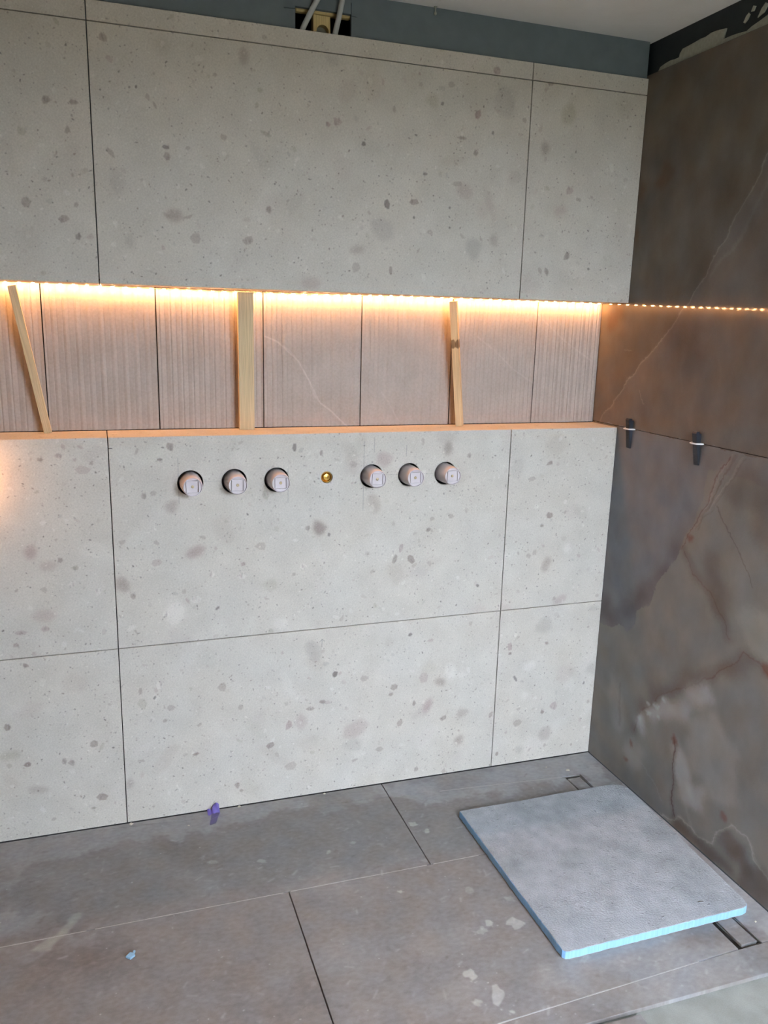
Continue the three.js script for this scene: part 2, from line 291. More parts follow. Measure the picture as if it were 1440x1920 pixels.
    for (const [z, y, w, h] of [[430, 272, 30, 26], [661, 159, 34, 22], [237, 157, 18, 22], [210, 84, 16, 12], [748, 640, 40, 24], [402, 900, 30, 18]]) spot(z, y, w, h, 'rgba(110,67,52,0.50)', 3);
    vein([[287, 117], [346, 93], [406, 54]], 3, 'rgba(154,157,156,0.36)', 1.5); vein([[140, 330], [150, 240], [165, 190]], 6, 'rgba(94,79,72,0.32)', 3);
    for (let i = 0; i < 12; i++) spot(rr(50, 950), rr(30, 1100), rr(60, 200), rr(40, 150), rnd() < 0.5 ? 'rgba(97,88,81,0.18)' : 'rgba(141,139,131,0.16)', 20, -0.6);
  });
  bend(c, 6, 80, 2.0, 14);
  eachPixel(c, (x, y, p) => { const s = 9 * fbm(x / 130, y / 170, 4) + 2.5 * n2(x / 3, y / 3), r = 3 * n2b(x / 110, y / 110); p[0] += s + r; p[1] += s; p[2] += s - r; });
  return texture(c);
}
const onyxUv = (z, y) => [(z + 0.2) / 1.2, y / 2.4];
const onyxMat = new THREE.MeshPhysicalMaterial({ name: 'polished_onyx_tile', map: onyxTexture(), roughness: 0.05, ior: 1.5, specularIntensity: 0.6 });

// floor tiles: 2.4 x 1.2 m (x from -2.4, z from 0), with plaster splashes, scuffs and the grey dust left along the wall
function floorTexture() {
  const W = 2048, H = 1024, k = W / 2.4, c = canvas(W, H), q = c.getContext('2d');
  const at = ([x, z]) => [(x / 1000 + 2.4) * k, (z / 1000) * k];
  q.fillStyle = 'rgb(134,129,125)'; q.fillRect(0, 0, W, H);
  const spot = (g, x, z, w, h, color, turn = 0, sides = 9) => { const [a, b] = at([x, z]); blobPath(g, a, b, w * k / 1000, h * k / 1000, turn, sides, 0.4); g.fillStyle = color; g.fill(); };
  const mark = (g, x, z, a, l, w, color) => { const [px, pz] = at([x, z]), d = l * k / 1000; softLine(g, [[px, pz], [px + Math.cos(a) * d, pz + Math.sin(a) * d]], w, color); };
  // dust film: a strip by the wall with a ragged edge, and the left corner
  const edge = [[-2400, 330], [-1990, 250], [-1900, 210], [-1840, 130], [-1748, 112], [-1649, 95], [-1532, 98], [-1460, 124], [-1400, 96], [-1321, 111], [-1201, 75], [-1085, 65], [-960, 92], [-870, 95], [-800, 60]];
  layer(q, 8, (g) => {
    g.beginPath(); [[-2400, -40], ...edge, [-780, -40]].map(at).forEach(([x, y], i) => (i ? g.lineTo(x, y) : g.moveTo(x, y))); g.closePath(); g.fillStyle = 'rgba(168,166,163,0.62)'; g.fill();
    for (const [x, z, w, h, a] of [[-400, 60, 760, 170, 0.7], [-60, 500, 130, 1000, 0.8], [-420, 950, 560, 200, 0.45], [-1790, 440, 200, 70, 0.6], [-1880, 350, 160, 120, 0.5]]) spot(g, x, z, w, h, rgba([166, 165, 163], a));
  });
  bend(c, 22, 90, 8, 22);
  layer(q, 14, (g) => { for (let i = 0; i < 60; i++) spot(g, rr(-2400, 0), rr(20, 1200), rr(60, 260), rr(40, 160), rnd() < 0.55 ? 'rgba(112,101,95,0.3)' : 'rgba(164,158,155,0.24)', rr(0, 3)); });
  // wipe marks and smears
  layer(q, 1.6, (g) => {
    for (let i = 0; i < 1500; i++) spot(g, rr(-2400, 0), rr(60, 1200), rr(4, 22), rr(3, 12), rnd() < 0.55 ? `rgba(188,184,181,${rr(0.05, 0.24).toFixed(2)})` : `rgba(100,93,88,${rr(0.05, 0.22).toFixed(2)})`, rr(0, 3), 7);
    for (let i = 0; i < 420; i++) mark(g, rr(-2300, -100), rr(110, 1180), -0.4 + rr(-1.1, 1.1), rr(3, 26), rr(1.2, 5), `rgba(200,196,193,${rr(0.08, 0.42).toFixed(2)})`);
    for (let i = 0; i < 260; i++) mark(g, rr(-2200, -300), rr(80, 1100), rr(-1.2, 0.2), rr(6, 30), rr(1, 5), `rgba(96,88,83,${rr(0.1, 0.34).toFixed(2)})`);
  });
  // plaster splashes one can pick out
  layer(q, 1.1, (g) => {
    for (const [x, z, w, h, a] of [[-669, 704, 34, 40, 0.6], [-732, 685, 22, 24, 0.65], [-761, 706, 30, 22, 0.4], [-851, 827, 26, 26, 0.65], [-814, 901, 32, 52, 0.6], [-873, 906, 18, 22, 0.45], [-807, 952, 12, 8, 0.65], [-911, 512, 10, 12, 0.65], [-767, 237, 22, 26, 0.65], [-741, 280, 16, 18, 0.65], [-1241, 284, 26, 16, 0.45], [-800, 409, 18, 14, 0.25], [-1372, 249, 26, 16, 0.35], [-1048, 295, 20, 10, 0.5], [-970, 274, 16, 10, 0.4], [-730, 560, 22, 20, 0.3], [-640, 620, 30, 20, 0.3], [-600, 780, 40, 16, 0.25], [-560, 860, 40, 14, 0.25]]) {
      spot(g, x, z, w, h, rgba([196, 194, 186], a), rr(0, 3), 11);
      for (let i = 0; i < 4; i++) spot(g, x + rr(-30, 30), z + rr(-26, 26), rr(2, 6), rr(2, 6), rgba([202, 200, 192], a * 0.8), 0, 6);
    }
  });
  layer(q, 2.5, (g) => { for (const [x, z, w, h, t] of [[-1728, 378, 46, 30, -0.8], [-1745, 405, 50, 22, -0.9], [-1770, 432, 60, 22, -0.6], [-1792, 456, 50, 30, -0.4]]) spot(g, x, z, w, h, 'rgba(168,166,156,0.7)', t); });
  layer(q, 0.6, (g) => { for (let i = 0; i < 260; i++) spot(g, rr(-2300, -20), rr(20, 1190), rr(1.5, 5), rr(1.5, 4), `rgba(212,209,203,${rr(0.2, 0.7).toFixed(2)})`, 0, 6); });
  eachPixel(c, (x, y, p) => { const s = 8 * fbm(x / 120, y / 120, 4) + 11 * fbm(x / 26, y / 16, 4) + 4 * n2(x / 2.5, y / 2.5), r = 2.5 * n2b(x / 90, y / 90); p[0] += s + r; p[1] += s; p[2] += s - r; });
  return texture(c);
}
const floorUv = (x, y) => [(x + 2.4) / 2.4, 1 + y / 1.2];           // y is minus z
const floorMat = new THREE.MeshPhysicalMaterial({ name: 'grey_floor_tile', map: floorTexture(), roughness: 0.34, ior: 1.5 });
const screedMat = noisy('pale_screed', [142, 142, 134], 14, 0.8, 0.8);

function noisy(name, [r, g, b], amount, metres, roughness, extra = {}) {
  const S = 512, c = canvas(S, S), q = c.getContext('2d');
  q.fillStyle = `rgb(${r},${g},${b})`; q.fillRect(0, 0, S, S);
  const o = rr(0, 100);
  eachPixel(c, (x, y, p) => { const s = amount * (fbm(o + x / 70, o + y / 70, 5) + 0.45 * n2(x / 2.2, o + y / 2.2)); p[0] += s; p[1] += s; p[2] += s; });
  const t = texture(c); t.repeat.set(1 / metres, 1 / metres);
  return new THREE.MeshStandardMaterial({ name, map: t, roughness, ...extra });
}
function woodMat(name, [r, g, b], knots) {
  const W = 128, H = 1024, c = canvas(W, H), q = c.getContext('2d');     // 0.08 m across, 0.64 m along
  q.fillStyle = `rgb(${r},${g},${b})`; q.fillRect(0, 0, W, H);
  for (const [x, y, w, h, a] of knots) { q.filter = 'blur(1.5px)'; blobPath(q, x, y, w, h, 0, 10, 0.15); q.fillStyle = `rgba(120,96,66,${a})`; q.fill(); q.filter = 'none'; }
  const o = rr(0, 50);
  eachPixel(c, (x, y, p) => { const s = 13 * n2(o + x / 7 + 0.6 * n2b(x / 40, y / 300), y / 420) + 7 * n2(o + x / 2.5, y / 120) + 3 * n2b(x / 2, y / 8); p[0] += s; p[1] += s * 0.95; p[2] += s * 0.8; });
  const t = texture(c); t.repeat.set(1 / 0.08, 1 / 0.64);
  return new THREE.MeshStandardMaterial({ name, map: t, roughness: 0.7 });
}
const plasterMat = noisy('white_plasterboard', [236, 235, 231], 5, 1.2, 0.9);
const wallPaintMat = noisy('raw_plaster_wall', [132, 127, 116], 6, 1.2, 0.9);
const membraneMat = noisy('blue_grey_board', [108, 118, 122], 5, 0.5, 0.8);
const darkBackingMat = noisy('dark_blue_grey_backing', [34, 44, 46], 7, 0.4, 0.7);  // surface behind the right slabs, one dark blue-grey where it shows above them
const mortarMat = noisy('grey_white_mortar', [160, 162, 148], 12, 0.12, 0.95);
const cavityMat = new THREE.MeshStandardMaterial({ name: 'dark_cavity', color: 0x2a2826, roughness: 0.95 });
const steelMat = new THREE.MeshStandardMaterial({ name: 'brushed_steel', color: 0x9a968f, metalness: 0.9, roughness: 0.35 });

// ---------------------------------------------------------------- the back wall
const wallBack = structure('wall_back', 'back wall clad in pale stone-look tiles with a lit niche', 'wall');
const HOLES = [-1.377, -1.255, -1.134, -0.847, -0.727, -0.608].map((x) => [x, 1.0435, 0.0355]), TAP = [-0.985, 1.045, 0.0175];
{
  const lo = (x) => FALL * x + 0.003;
  mesh('masonry', slab(rect(X0, 0.02, -0.08, H2 - 0.012), 0.052, null, [...HOLES.map(([x, y, r]) => [x, y, r + 0.002]), [TAP[0], TAP[1], TAP[2] + 0.002]]).translate(0, 0, -0.010), adhesiveMat, wallBack);
  mesh('masonry', mergeGeometries([span(X0, 0.02, -0.08, H2 - 0.012, -0.36, -0.10), span(X0, 0.02, H2 - 0.012, H3 + 0.03, -0.36, -ND - 0.012), span(X0, 0.02, H3 + 0.03, H6 + 0.1, -0.36, -0.17)]), adhesiveMat, wallBack);
  const cols = [[X0 + 0.11, JL], [JL, JR], [JR, 0]], g = GAP / 2;
  for (const [x0, x1] of cols) {
    const a = x0 + g, b = x1 - g, inMiddle = x0 === JL;
    mesh('wall_tile', slab([[a, lo(a)], [b, lo(b)], [b, H1 - g], [a, H1 - g]], 0.01, stoneUv), stoneMat, wallBack);
    mesh('wall_tile', slab(rect(a, b, H1 + g, H2), 0.01, stoneUv, inMiddle ? [...HOLES, TAP] : []), stoneMat, wallBack);
    mesh('wall_tile', slab(rect(a, b, H3, H4 - g), 0.01, stoneUv), stoneMat, wallBack);
    mesh('wall_tile', slab(rect(a, b, H4 + g, H5), 0.01, stoneUv), stoneMat, wallBack);
    // ledge and soffit of the niche
    mesh('ledge_tile', slab(rect(a, b, 0, ND - 0.0108), 0.01, (x, y) => stoneUv(x, H2 + 0.15 + y)).rotateX(-Math.PI / 2).translate(0, H2, -0.0105), stoneMat, wallBack);
    mesh('soffit_tile', slab(rect(a, b, 0, ND - 0.0108), 0.01, (x, y) => stoneUv(x, H2 + 0.05 + y)).rotateX(Math.PI / 2).translate(0, H3, -ND), stoneMat, wallBack);
  }
  // fluted tiles in the niche, 30 cm wide; each flute is modelled
  const P = 0.015, shape = (w, off) => {
    const s = new THREE.Shape(), n = Math.round(w / 0.0015);
    s.moveTo(0, -0.007);
    s.lineTo(w, -0.007);
    for (let i = n; i >= 0; i--) { const x = (w * i) / n, f = Math.abs(Math.sin(Math.PI * (x + off) / P)); s.lineTo(x, -0.0035 + 0.0026 * Math.pow(f, 0.7)); }
    s.closePath();
    return s;
  };
  const joints = [0, -0.2418, -0.5415, -0.8412, -1.1421, -1.4430, -1.7385, -2.039, -2.339, -2.639];
  for (let i = 0; i + 1 < joints.length; i++) {
    const x1 = joints[i] - g * 1.3, x0 = joints[i + 1] + g * 1.3, h = H3 - H2 - 0.003;
    let t = new THREE.ExtrudeGeometry(shape(x1 - x0, i * 0.002), { depth: h, bevelEnabled: false });
    t.rotateX(Math.PI / 2);                                      // outline x, z (flutes to the front); depth downwards
    t.translate(x0, H2 + 0.0022 + h, 0);
    t.computeBoundingBox();
    mesh('fluted_tile', setUv(toCreasedNormals(t, 0.7), (x, y) => [(x + 2.8) / 2.8, (y - H2) / 0.42]).translate(0, 0, -ND - t.boundingBox.max.z), fluteMat, wallBack);
  }
  // the board above and behind the upper tiles, with the hole for the cables and the saw cuts that overran its corners
  const board = new THREE.Shape([[X0, H3 + 0.012], [0.0, H3 + 0.012], [0.0, H6], [X0, H6]].map(([x, y]) => new THREE.Vector2(x, y)));
  const cutHole = (pts) => board.holes.push(new THREE.Path(pts.map(([x, y]) => new THREE.Vector2(x, y))));
  cutHole([[-1.078, 2.12], [-1.078, 2.2695], [-1.108, 2.2685], [-1.108, 2.2700], [-1.078, 2.2712], [-1.078, 2.277], [-0.9285, 2.277], [-0.9285, 2.304], [-0.9272, 2.304], [-0.9272, 2.2735], [-0.912, 2.2722], [-0.912, 2.2712], [-0.9272, 2.2722], [-0.9272, 2.12]]);
  mesh('sheathing_board', setUv(new THREE.ExtrudeGeometry(board, { depth: 0.0125, bevelEnabled: false }).translate(0, 0, -0.0235), (x, y) => [x, y]), membraneMat, wallBack);
  for (const x of [-0.70, -1.62]) mesh('board_stud', span(x - 0.024, x + 0.024, H3 + 0.03, H6, -0.10, -0.0237), cavityMat, wallBack);
}

// ---------------------------------------------------------------- the polished wall on the right
const wallRight = structure('wall_right', 'right wall clad in dark polished onyx-look slabs', 'wall');
{
  const turn = (g) => g.rotateY(-Math.PI / 2), lo = 0.002;
  mesh('masonry', span(0.0125, 0.2, -0.08, H6 + 0.1, -0.36, ZF + 0.2), darkBackingMat, wallRight);
  const zs = [[-0.2, 1.0], [1.0, 2.2], [2.2, ZF]];
  for (const [z0, z1] of zs) {
    const a = z0 + (z0 > 0 ? 0.001 : 0), b = z1 - 0.001;
    mesh('wall_slab', turn(slab(rect(a, b, lo, 1.1790), 0.012, onyxUv)), onyxMat, wallRight);
    mesh('wall_slab', turn(slab(rect(a, b, 1.1806, 2.232), 0.012, onyxUv)), onyxMat, wallRight);
  }
  // mortar squeezed out along the top of the slabs
  const smear = [[29, 2231], [33, 2238], [39, 2245], [60, 2249], [84, 2251], [104, 2249], [122, 2249], [124, 2258], [135, 2268], [160, 2269], [189, 2271], [208, 2273], [227, 2272], [250, 2276], [273, 2275], [294, 2272], [308, 2270], [306, 2263], [304, 2258], [302, 2250], [300, 2246], [325, 2246], [347, 2245], [368, 2243], [386, 2241], [403, 2247], [430, 2252], [464, 2260], [500, 2258], [560, 2264], [620, 2250], [700, 2256], [700, 2231]];
  mesh('mortar_smear', turn(slab(smear.map(([z, y]) => [z / 1000, y / 1000]), 0.007, (x, y) => [x, y], [], 0.0018)).translate(0.0065, 0, 0), mortarMat, wallRight);
  const lump = [[368, 2266], [374, 2262], [384, 2268], [390, 2278], [384, 2284], [376, 2279]], lump2 = [[392, 2284], [402, 2282], [408, 2292], [398, 2296]], lump3 = [[418, 2262], [440, 2268], [452, 2284], [440, 2290], [428, 2280]];
  for (const l of [lump, lump2, lump3]) mesh('mortar_smear', turn(slab(l.map(([z, y]) => [z / 1000, y / 1000]), 0.004, (x, y) => [x, y], [], 0.0012)).translate(0.0090, 0, 0), mortarMat, wallRight);
}

// ---------------------------------------------------------------- ceiling, remaining walls, the glazed door behind the viewer, the lawn and an added sky-blocking wall outside
const ceiling = structure('ceiling', 'white plasterboard ceiling above the tiled walls', 'ceiling');
mesh('ceiling_panel', setUv(span(-0.7, 0.2, H6, H6 + 0.1, -0.36, ZF + 0.2), (x, y, z) => [x, z]), plasterMat, ceiling);
mesh('ceiling_panel', setUv(span(X0 - 0.2, -0.7005, H6 + 0.0, H6 + 0.1, -0.36, ZF + 0.2), (x, y, z) => [x, z]), plasterMat, ceiling);
const wallLeft = structure('wall_left', 'plain plastered wall on the left, out of view', 'wall');
mesh('plaster', setUv(span(X0 - 0.2, X0, -0.1, H6, -0.36, ZF + 0.2), (x, y, z) => [z, y]), wallPaintMat, wallLeft);
const wallFront = structure('wall_front', 'plain plastered wall with a glazed door, behind the viewer', 'wall');
mesh('plaster', setUv(mergeGeometries([span(X0, WIN.x0, -0.1, H6, ZF, ZF + 0.2), span(WIN.x1, 0.0125, -0.1, H6, ZF, ZF + 0.2), span(WIN.x0, WIN.x1, WIN.y1, H6, ZF, ZF + 0.2), span(WIN.x0, WIN.x1, -0.1, WIN.y0, ZF, ZF + 0.2)]), (x, y) => [x, y]), wallPaintMat, wallFront);
const door = structure('door_1', 'glazed garden door behind the viewer', 'door');
{
  const m = new THREE.MeshStandardMaterial({ name: 'white_door_frame', color: 0xd8d8d4, roughness: 0.5 }), f = 0.07, { x0, x1, y0, y1 } = WIN;
  mesh('door_frame', mergeGeometries([span(x0, x0 + f, y0, y1, ZF + 0.06, ZF + 0.13), span(x1 - f, x1, y0, y1, ZF + 0.06, ZF + 0.13), span(x0 + f, x1 - f, y0, y0 + f, ZF + 0.06, ZF + 0.13), span(x0 + f, x1 - f, y1 - f, y1, ZF + 0.06, ZF + 0.13)]), m, door);
  mesh('pane', span(x0 + f, x1 - f, y0 + f, y1 - f, ZF + 0.095, ZF + 0.1), new THREE.MeshPhysicalMaterial({ name: 'clear_glass', color: 0xffffff, transmission: 1, roughness: 0, thickness: 0 }), door);
}
const ground = structure('ground', 'lawn outside the glazed door, out of view', 'ground');
mesh('lawn', setUv(span(-14, 12, -0.4, -0.15, ZF + 0.2, 26), (x, y, z) => [x, z]), noisy('lawn', [74, 74, 46], 18, 2, 1), ground);
mesh('sky_blocking_wall', setUv(span(-9, 8, -0.15, 1.65, 6.0, 6.3), (x, y, z) => [x, y]), noisy('sky_blocker_brown', [98, 86, 66], 18, 2, 1), ground);  // unseen wall, added to keep low sky off the upper tiles

// ---------------------------------------------------------------- the floor, laid to fall towards the drain
const floor = structure('floor', 'grey tiled shower floor laid to a fall', 'floor');
floor.rotation.z = Math.atan(FALL);
const T = 0.011, zBack = (x) => 0.138 + 0.0757 * x, zCut = (x) => 0.9385 - 0.04 * x, Z1 = 0.4285, Z2 = 1.0285;
{
  const lay = (pts, thick = T) => slab(pts.map(([x, z]) => [x, -z]).reverse(), thick, floorUv).rotateX(-Math.PI / 2);
  const g = 0.0011, d = -0.1755;
  mesh('screed', setUv(mergeGeometries([span(X0, 0.0, -0.1, -T - 0.05, 0.0, ZF), span(X0, -0.180, -T - 0.05, -T, 0.0, ZF), span(-0.180, -0.098, -T - 0.05, -T, 0, 0.12), span(-0.180, -0.098, -T - 0.05, -T, 0.955, ZF), span(-0.098, 0.0, -T - 0.05, -T, 0, ZF)]), (x, y, z) => [x, z]), screedMat, floor);
  const tiles = [
    [[-1.99, 0.0015], [-1.82, 0.0015], [-0.791, zBack(-0.791) + g], [-0.791, Z1 - g], [-1.99, Z1 - g]],
    [[-1.81, 0.0015], [-0.791, 0.0015], [-0.791, zBack(-0.791) - g]],
    [[-0.788, zBack(-0.788) + g], [d, zBack(d) + g], [d, Z1 - g], [-0.788, Z1 - g]],
    [[-0.788, 0.0015], [-0.0015, 0.0015], [-0.0015, 0.9435], [-0.1005, 0.9435], [-0.1130, 0.1245], [d, zBack(d) - g], [-0.788, zBack(-0.788) - g]],
    [[-2.39, Z1 + g], [-1.1965, Z1 + g], [-1.1965, Z2 - g], [-2.39, Z2 - g]],
    [[-1.1935, Z1 + g], [d, Z1 + g], [d, zCut(d) - g], [-1.1935, zCut(-1.1935) - g]],
    [[-1.1935, zCut(-1.1935) + g], [d, zCut(d) + g], [-0.101, 0.9460], [-0.0015, 0.9460], [-0.0015, 1.028], [-1.1935, 1.028]],
    [[X0 + 0.01, 0.0015], [-1.992, 0.0015], [-1.992, Z1 - g], [X0 + 0.01, Z1 - g]],
    [[X0 + 0.01, Z1 + g], [-2.392, Z1 + g], [-2.392, Z2 - g], [X0 + 0.01, Z2 - g]],
    [[-1.79, Z2 + 0.012], [-0.534, Z2 + 0.012], [-0.534, 1.63], [-1.79, 1.63]],
    [[X0 + 0.01, Z2 + g], [-1.794, Z2 + g], [-1.794, 1.63], [X0 + 0.01, 1.63]],
    [[X0 + 0.01, 1.633], [-0.0015, 1.633], [-0.0015, 2.3], [X0 + 0.01, 2.3]],
    [[X0 + 0.01, 2.303], [-0.0015, 2.303], [-0.0015, ZF - 0.002], [X0 + 0.01, ZF - 0.002]],
  ];
  for (const t of tiles) mesh('floor_tile', lay(t), floorMat, floor);
  const dustMat = noisy('pale_joint_dust', [186, 180, 172], 30, 0.1, 1);         // pale dust caught in the joints
  const bar = (x0, z0, x1, z1, w) => { const l = Math.hypot(x1 - x0, z1 - z0); return new THREE.BoxGeometry(l, 0.006, w).rotateY(-Math.atan2(z1 - z0, x1 - x0)).translate((x0 + x1) / 2, -0.0034, (z0 + z1) / 2); };
  for (const [x0, x1] of [[-1.90, -1.70], [-1.68, -1.21], [-1.19, -0.80], [-0.78, -0.64]]) mesh('joint_dust', bar(x0, Z1, x1, Z1, 0.0019), dustMat, floor);
  mesh('joint_dust', bar(-0.62, zBack(-0.62), -0.185, zBack(-0.185), 0.0018), dustMat, floor);
  mesh('joint_dust', bar(-1.0, zCut(-1.0), -0.30, zCut(-0.30), 0.0012), dustMat, floor);
}
const onFloor = (o, x, z, up = 0) => { o.position.set(x, FALL * x + up, z); o.rotation.z = Math.atan(FALL); return o; };

// ---------------------------------------------------------------- linear drain in the floor
{
  const t = onFloor(thing('floor_drain', 'long linear floor drain with steel rim and tile insert under the blue-edged board', 'drain'), -0.1385, 0.5355, 0);
  const skew = new THREE.Matrix4().set(1, 0, 0.0153, 0, 0, 1, 0, 0, 0, 0, 1, 0, 0, 0, 0, 1);       // the channel lies a touch out of square, as in the picture
  const w = 0.0335, l = 0.408, rim = 0.0022;
  const ring = (a, b, y0, y1) => mergeGeometries([span(-a, -b, y0, y1, -l, l), span(b, a, y0, y1, -l, l), span(-b, b, y0, y1, -l, -l + (a - b)), span(-b, b, y0, y1, l - (a - b), l)]);
  mesh('rim', ring(w - 0.0035, w - 0.0035 - rim, -0.05, -0.0022).applyMatrix4(skew), steelMat, t);
  mesh('channel', span(-w, w, -0.058, -0.05, -l, l).applyMatrix4(skew), cavityMat, t);
  const iw = w - 0.0035 - rim - 0.004, il = l - 0.0035 - rim - 0.0035;
  mesh('tile_insert', slab(rect(-iw, iw, -il, il), 0.01, (x, y) => floorUv(x - 0.14, y - 0.53)).rotateX(-Math.PI / 2).applyMatrix4(skew).translate(0, -0.0016, 0), floorMat, t);
}

// ---------------------------------------------------------------- cement-coated foam board lying on the floor
{
  const t = onFloor(thing('insulation_board', 'grey cement-coated foam board with light blue edges lying on the floor', 'board'), -0.34, 0.55, 0.0004);
  const pts = [], out = [[-0.619, 0.246], [-0.40, 0.245], [-0.20, 0.242], [-0.105, 0.2405], [-0.075, 0.2415], [-0.052, 0.247], [-0.037, 0.258], [-0.029, 0.276], [-0.028, 0.31], [-0.036, 0.50], [-0.046, 0.70], [-0.053, 0.825], [-0.056, 0.838], [-0.064, 0.847], [-0.078, 0.851], [-0.30, 0.8525], [-0.602, 0.8545], [-0.612, 0.852], [-0.617, 0.845], [-0.6185, 0.55]];
  out.forEach(([x, z], i) => {               // hand-cut edge: small waves between the corners
    const [x2, z2] = out[(i + 1) % out.length], d = Math.hypot(x2 - x, z2 - z), n = Math.max(1, Math.round(d / 0.012));
    for (let k = 0; k < n; k++) { const f = k / n, j = d > 0.08 && k ? 0.0009 : 0; pts.push([x + (x2 - x) * f + rr(-j, j) + 0.34, z + (z2 - z) * f + rr(-j, j) - 0.55]); }
  });
  const flat = pts.map(([x, z]) => [x, -z]).reverse();
  const foam = noisy('light_blue_foam', [146, 190, 228], 12, 0.05, 0.85), S = 1024, c = canvas(S, S), q = c.getContext('2d');
  q.fillStyle = 'rgb(168,171,172)'; q.fillRect(0, 0, S, S);
  layer(q, 18, (a) => { for (let i = 0; i < 40; i++) { blobPath(a, rr(0, S), rr(0, S), rr(60, 240), rr(60, 200), rr(0, 3), 9, 0.4); a.fillStyle = rnd() < 0.5 ? 'rgba(172,176,178,0.3)' : 'rgba(132,136,138,0.3)'; a.fill(); } });
  layer(q, 1, (a) => { for (let i = 0; i < 420; i++) { blobPath(a, rr(0, S), rr(0, S), rr(3, 18), rr(2, 8), rr(0, 3), 7, 0.4); a.fillStyle = rnd() < 0.6 ? `rgba(190,190,182,${rr(0.2, 0.6).toFixed(2)})` : `rgba(112,114,114,${rr(0.2, 0.5).toFixed(2)})`; a.fill(); } });
  layer(q, 1, (a) => { for (let i = 0; i < 14; i++) { const y = rr(780, 900), x = rr(330, 560); softLine(a, [[x, y], [x + rr(60, 150), y + rr(-16, 8)], [x + rr(160, 230), y + rr(-10, 24)]], rr(1, 3), 'rgba(186,190,190,0.3)', 4); } });
  const b = canvas(S, S), h = b.getContext('2d');
  h.fillStyle = 'rgb(150,150,150)'; h.fillRect(0, 0, S, S);
  layer(h, 1.2, (a) => { for (let i = 0; i < 150; i++) { blobPath(a, rr(0, S), rr(0, S), rr(5, 22), rr(2, 6), rr(-0.5, 0.9), 6, 0.4); a.fillStyle = rnd() < 0.5 ? 'rgb(215,215,215)' : 'rgb(90,90,90)'; a.fill(); } });
  for (const [x, y] of [[815, 130], [830, 120], [798, 140]]) { blobPath(h, x, y, 26, 14, 0.5, 8, 0.4); h.fillStyle = 'rgb(20,20,20)'; h.fill(); }
  eachPixel(c, (x, y, p) => { const s = 14 * fbm(x / 110, y / 110, 5) + 10 * n2(x / 2.4, y / 2.4) + 7 * n2b(x / 9, y / 9); p[0] += s; p[1] += s; p[2] += s; });
  eachPixel(b, (x, y, p) => { const s = 26 * fbm(x / 14, y / 14, 3) + 12 * n2(x / 2.5, y / 2.5); p[0] += s; p[1] += s; p[2] += s; });
  const cement = new THREE.MeshStandardMaterial({ name: 'cement_coating', map: texture(c), bumpMap: texture(b, THREE.MirroredRepeatWrapping, false), bumpScale: 0.011, roughness: 0.9 });
  const uv = (x, y) => [(x + 0.32) / 0.64, (y + 0.32) / 0.64], r = Math.PI / 2;
  mesh('foam_core', slab(flat, 0.020, (x, y) => [x, y], [], 0.0006).rotateX(-r).translate(0, 0.0218, 0), foam, t);
  const inset = flat.map(([x, y]) => [x * 0.9975, y * 0.9975]);
  mesh('cement_face', slab(inset, 0.0016, uv, [], 0.0005).rotateX(-r).translate(0, 0.0234, 0), cement, t);
  mesh('cement_face', slab(inset, 0.0016, uv, [], 0.0005).rotateX(-r).translate(0, 0.0018, 0), cement, t);
}

// ---------------------------------------------------------------- light strip in the niche
{
  const t = thing('led_light_strip', 'warm glowing light strip under the top of the niche', 'light strip', [-1.4, H3, -ND + 0.013]);
  const warm = new THREE.Color().setRGB(1.0, 0.45, 0.17), chipMat = new THREE.MeshStandardMaterial({ name: 'glowing_led_chip', color: 0xfff0d8, emissive: warm, emissiveIntensity: 640, roughness: 0.5 });
  const tape = new THREE.MeshStandardMaterial({ name: 'white_led_tape', color: 0xe8e2d4, roughness: 0.5 });
  const chip = new RoundedBoxGeometry(0.006, 0.0018, 0.006, 1, 0.0004);
  const sag = (x) => (x > -1.66 && x < -0.78 ? 0.0050 * Math.sin(Math.PI * (x + 1.66) / 0.88) : 0);    // the tape has come loose in the middle
  const ribbon = (x0, x1, n) => { const g = new THREE.BoxGeometry(x1 - x0, 0.0008, 0.010, n, 1, 1).translate((x0 + x1) / 2, 0, 0), p = g.attributes.position; for (let i = 0; i < p.count; i++) p.setY(i, p.getY(i) - 0.0006 - sag(p.getX(i))); g.computeVertexNormals(); return g.translate(1.4, 0, 0); };
  mesh('led_tape', ribbon(-2.03, -0.012, 120), tape, t);
  for (let x = -0.022; x > -2.02; x -= 0.0333) { const c = mesh('led_chip', chip, chipMat, t); c.position.set(x + 1.4, -0.0018 - sag(x), 0); }
  for (const [x0, x1] of [[-2.02, -1.52], [-1.52, -1.02], [-1.02, -0.52], [-0.52, -0.02]]) {
    const a = new THREE.RectAreaLight(warm, 8, x1 - x0, 0.008);
    a.name = 'led_strip_light'; a.position.set((x0 + x1) / 2, H3 - 0.0062, -ND + 0.013); a.lookAt(a.position.x, 0, a.position.z); scene.add(a);
  }
  // a loose length hangs over the ledge just left of the picture and glows on the tiles there
  const tail = thing('led_light_strip', 'loose end of light strip hanging over the ledge, just out of view', 'light strip', [-1.965, 1.10, 0.045]);
  mesh('led_tape', mergeGeometries([span(-0.005, 0.005, -0.10, 0.0762, -0.0006, 0.0006), span(-0.005, 0.005, 0.0756, 0.0764, -0.16, 0.0006)]), tape, tail);
  for (let k = 0; k < 5; k++) { const c = mesh('led_chip', chip, chipMat, tail); c.position.set(0, 0.055 - k * 0.0333, -0.0012); c.rotation.x = Math.PI / 2; }
  const p = new THREE.PointLight(warm, 0.16, 0, 2); p.name = 'led_tail_light'; p.position.set(-1.965, 1.09, 0.03); p.castShadow = true; scene.add(p);
}

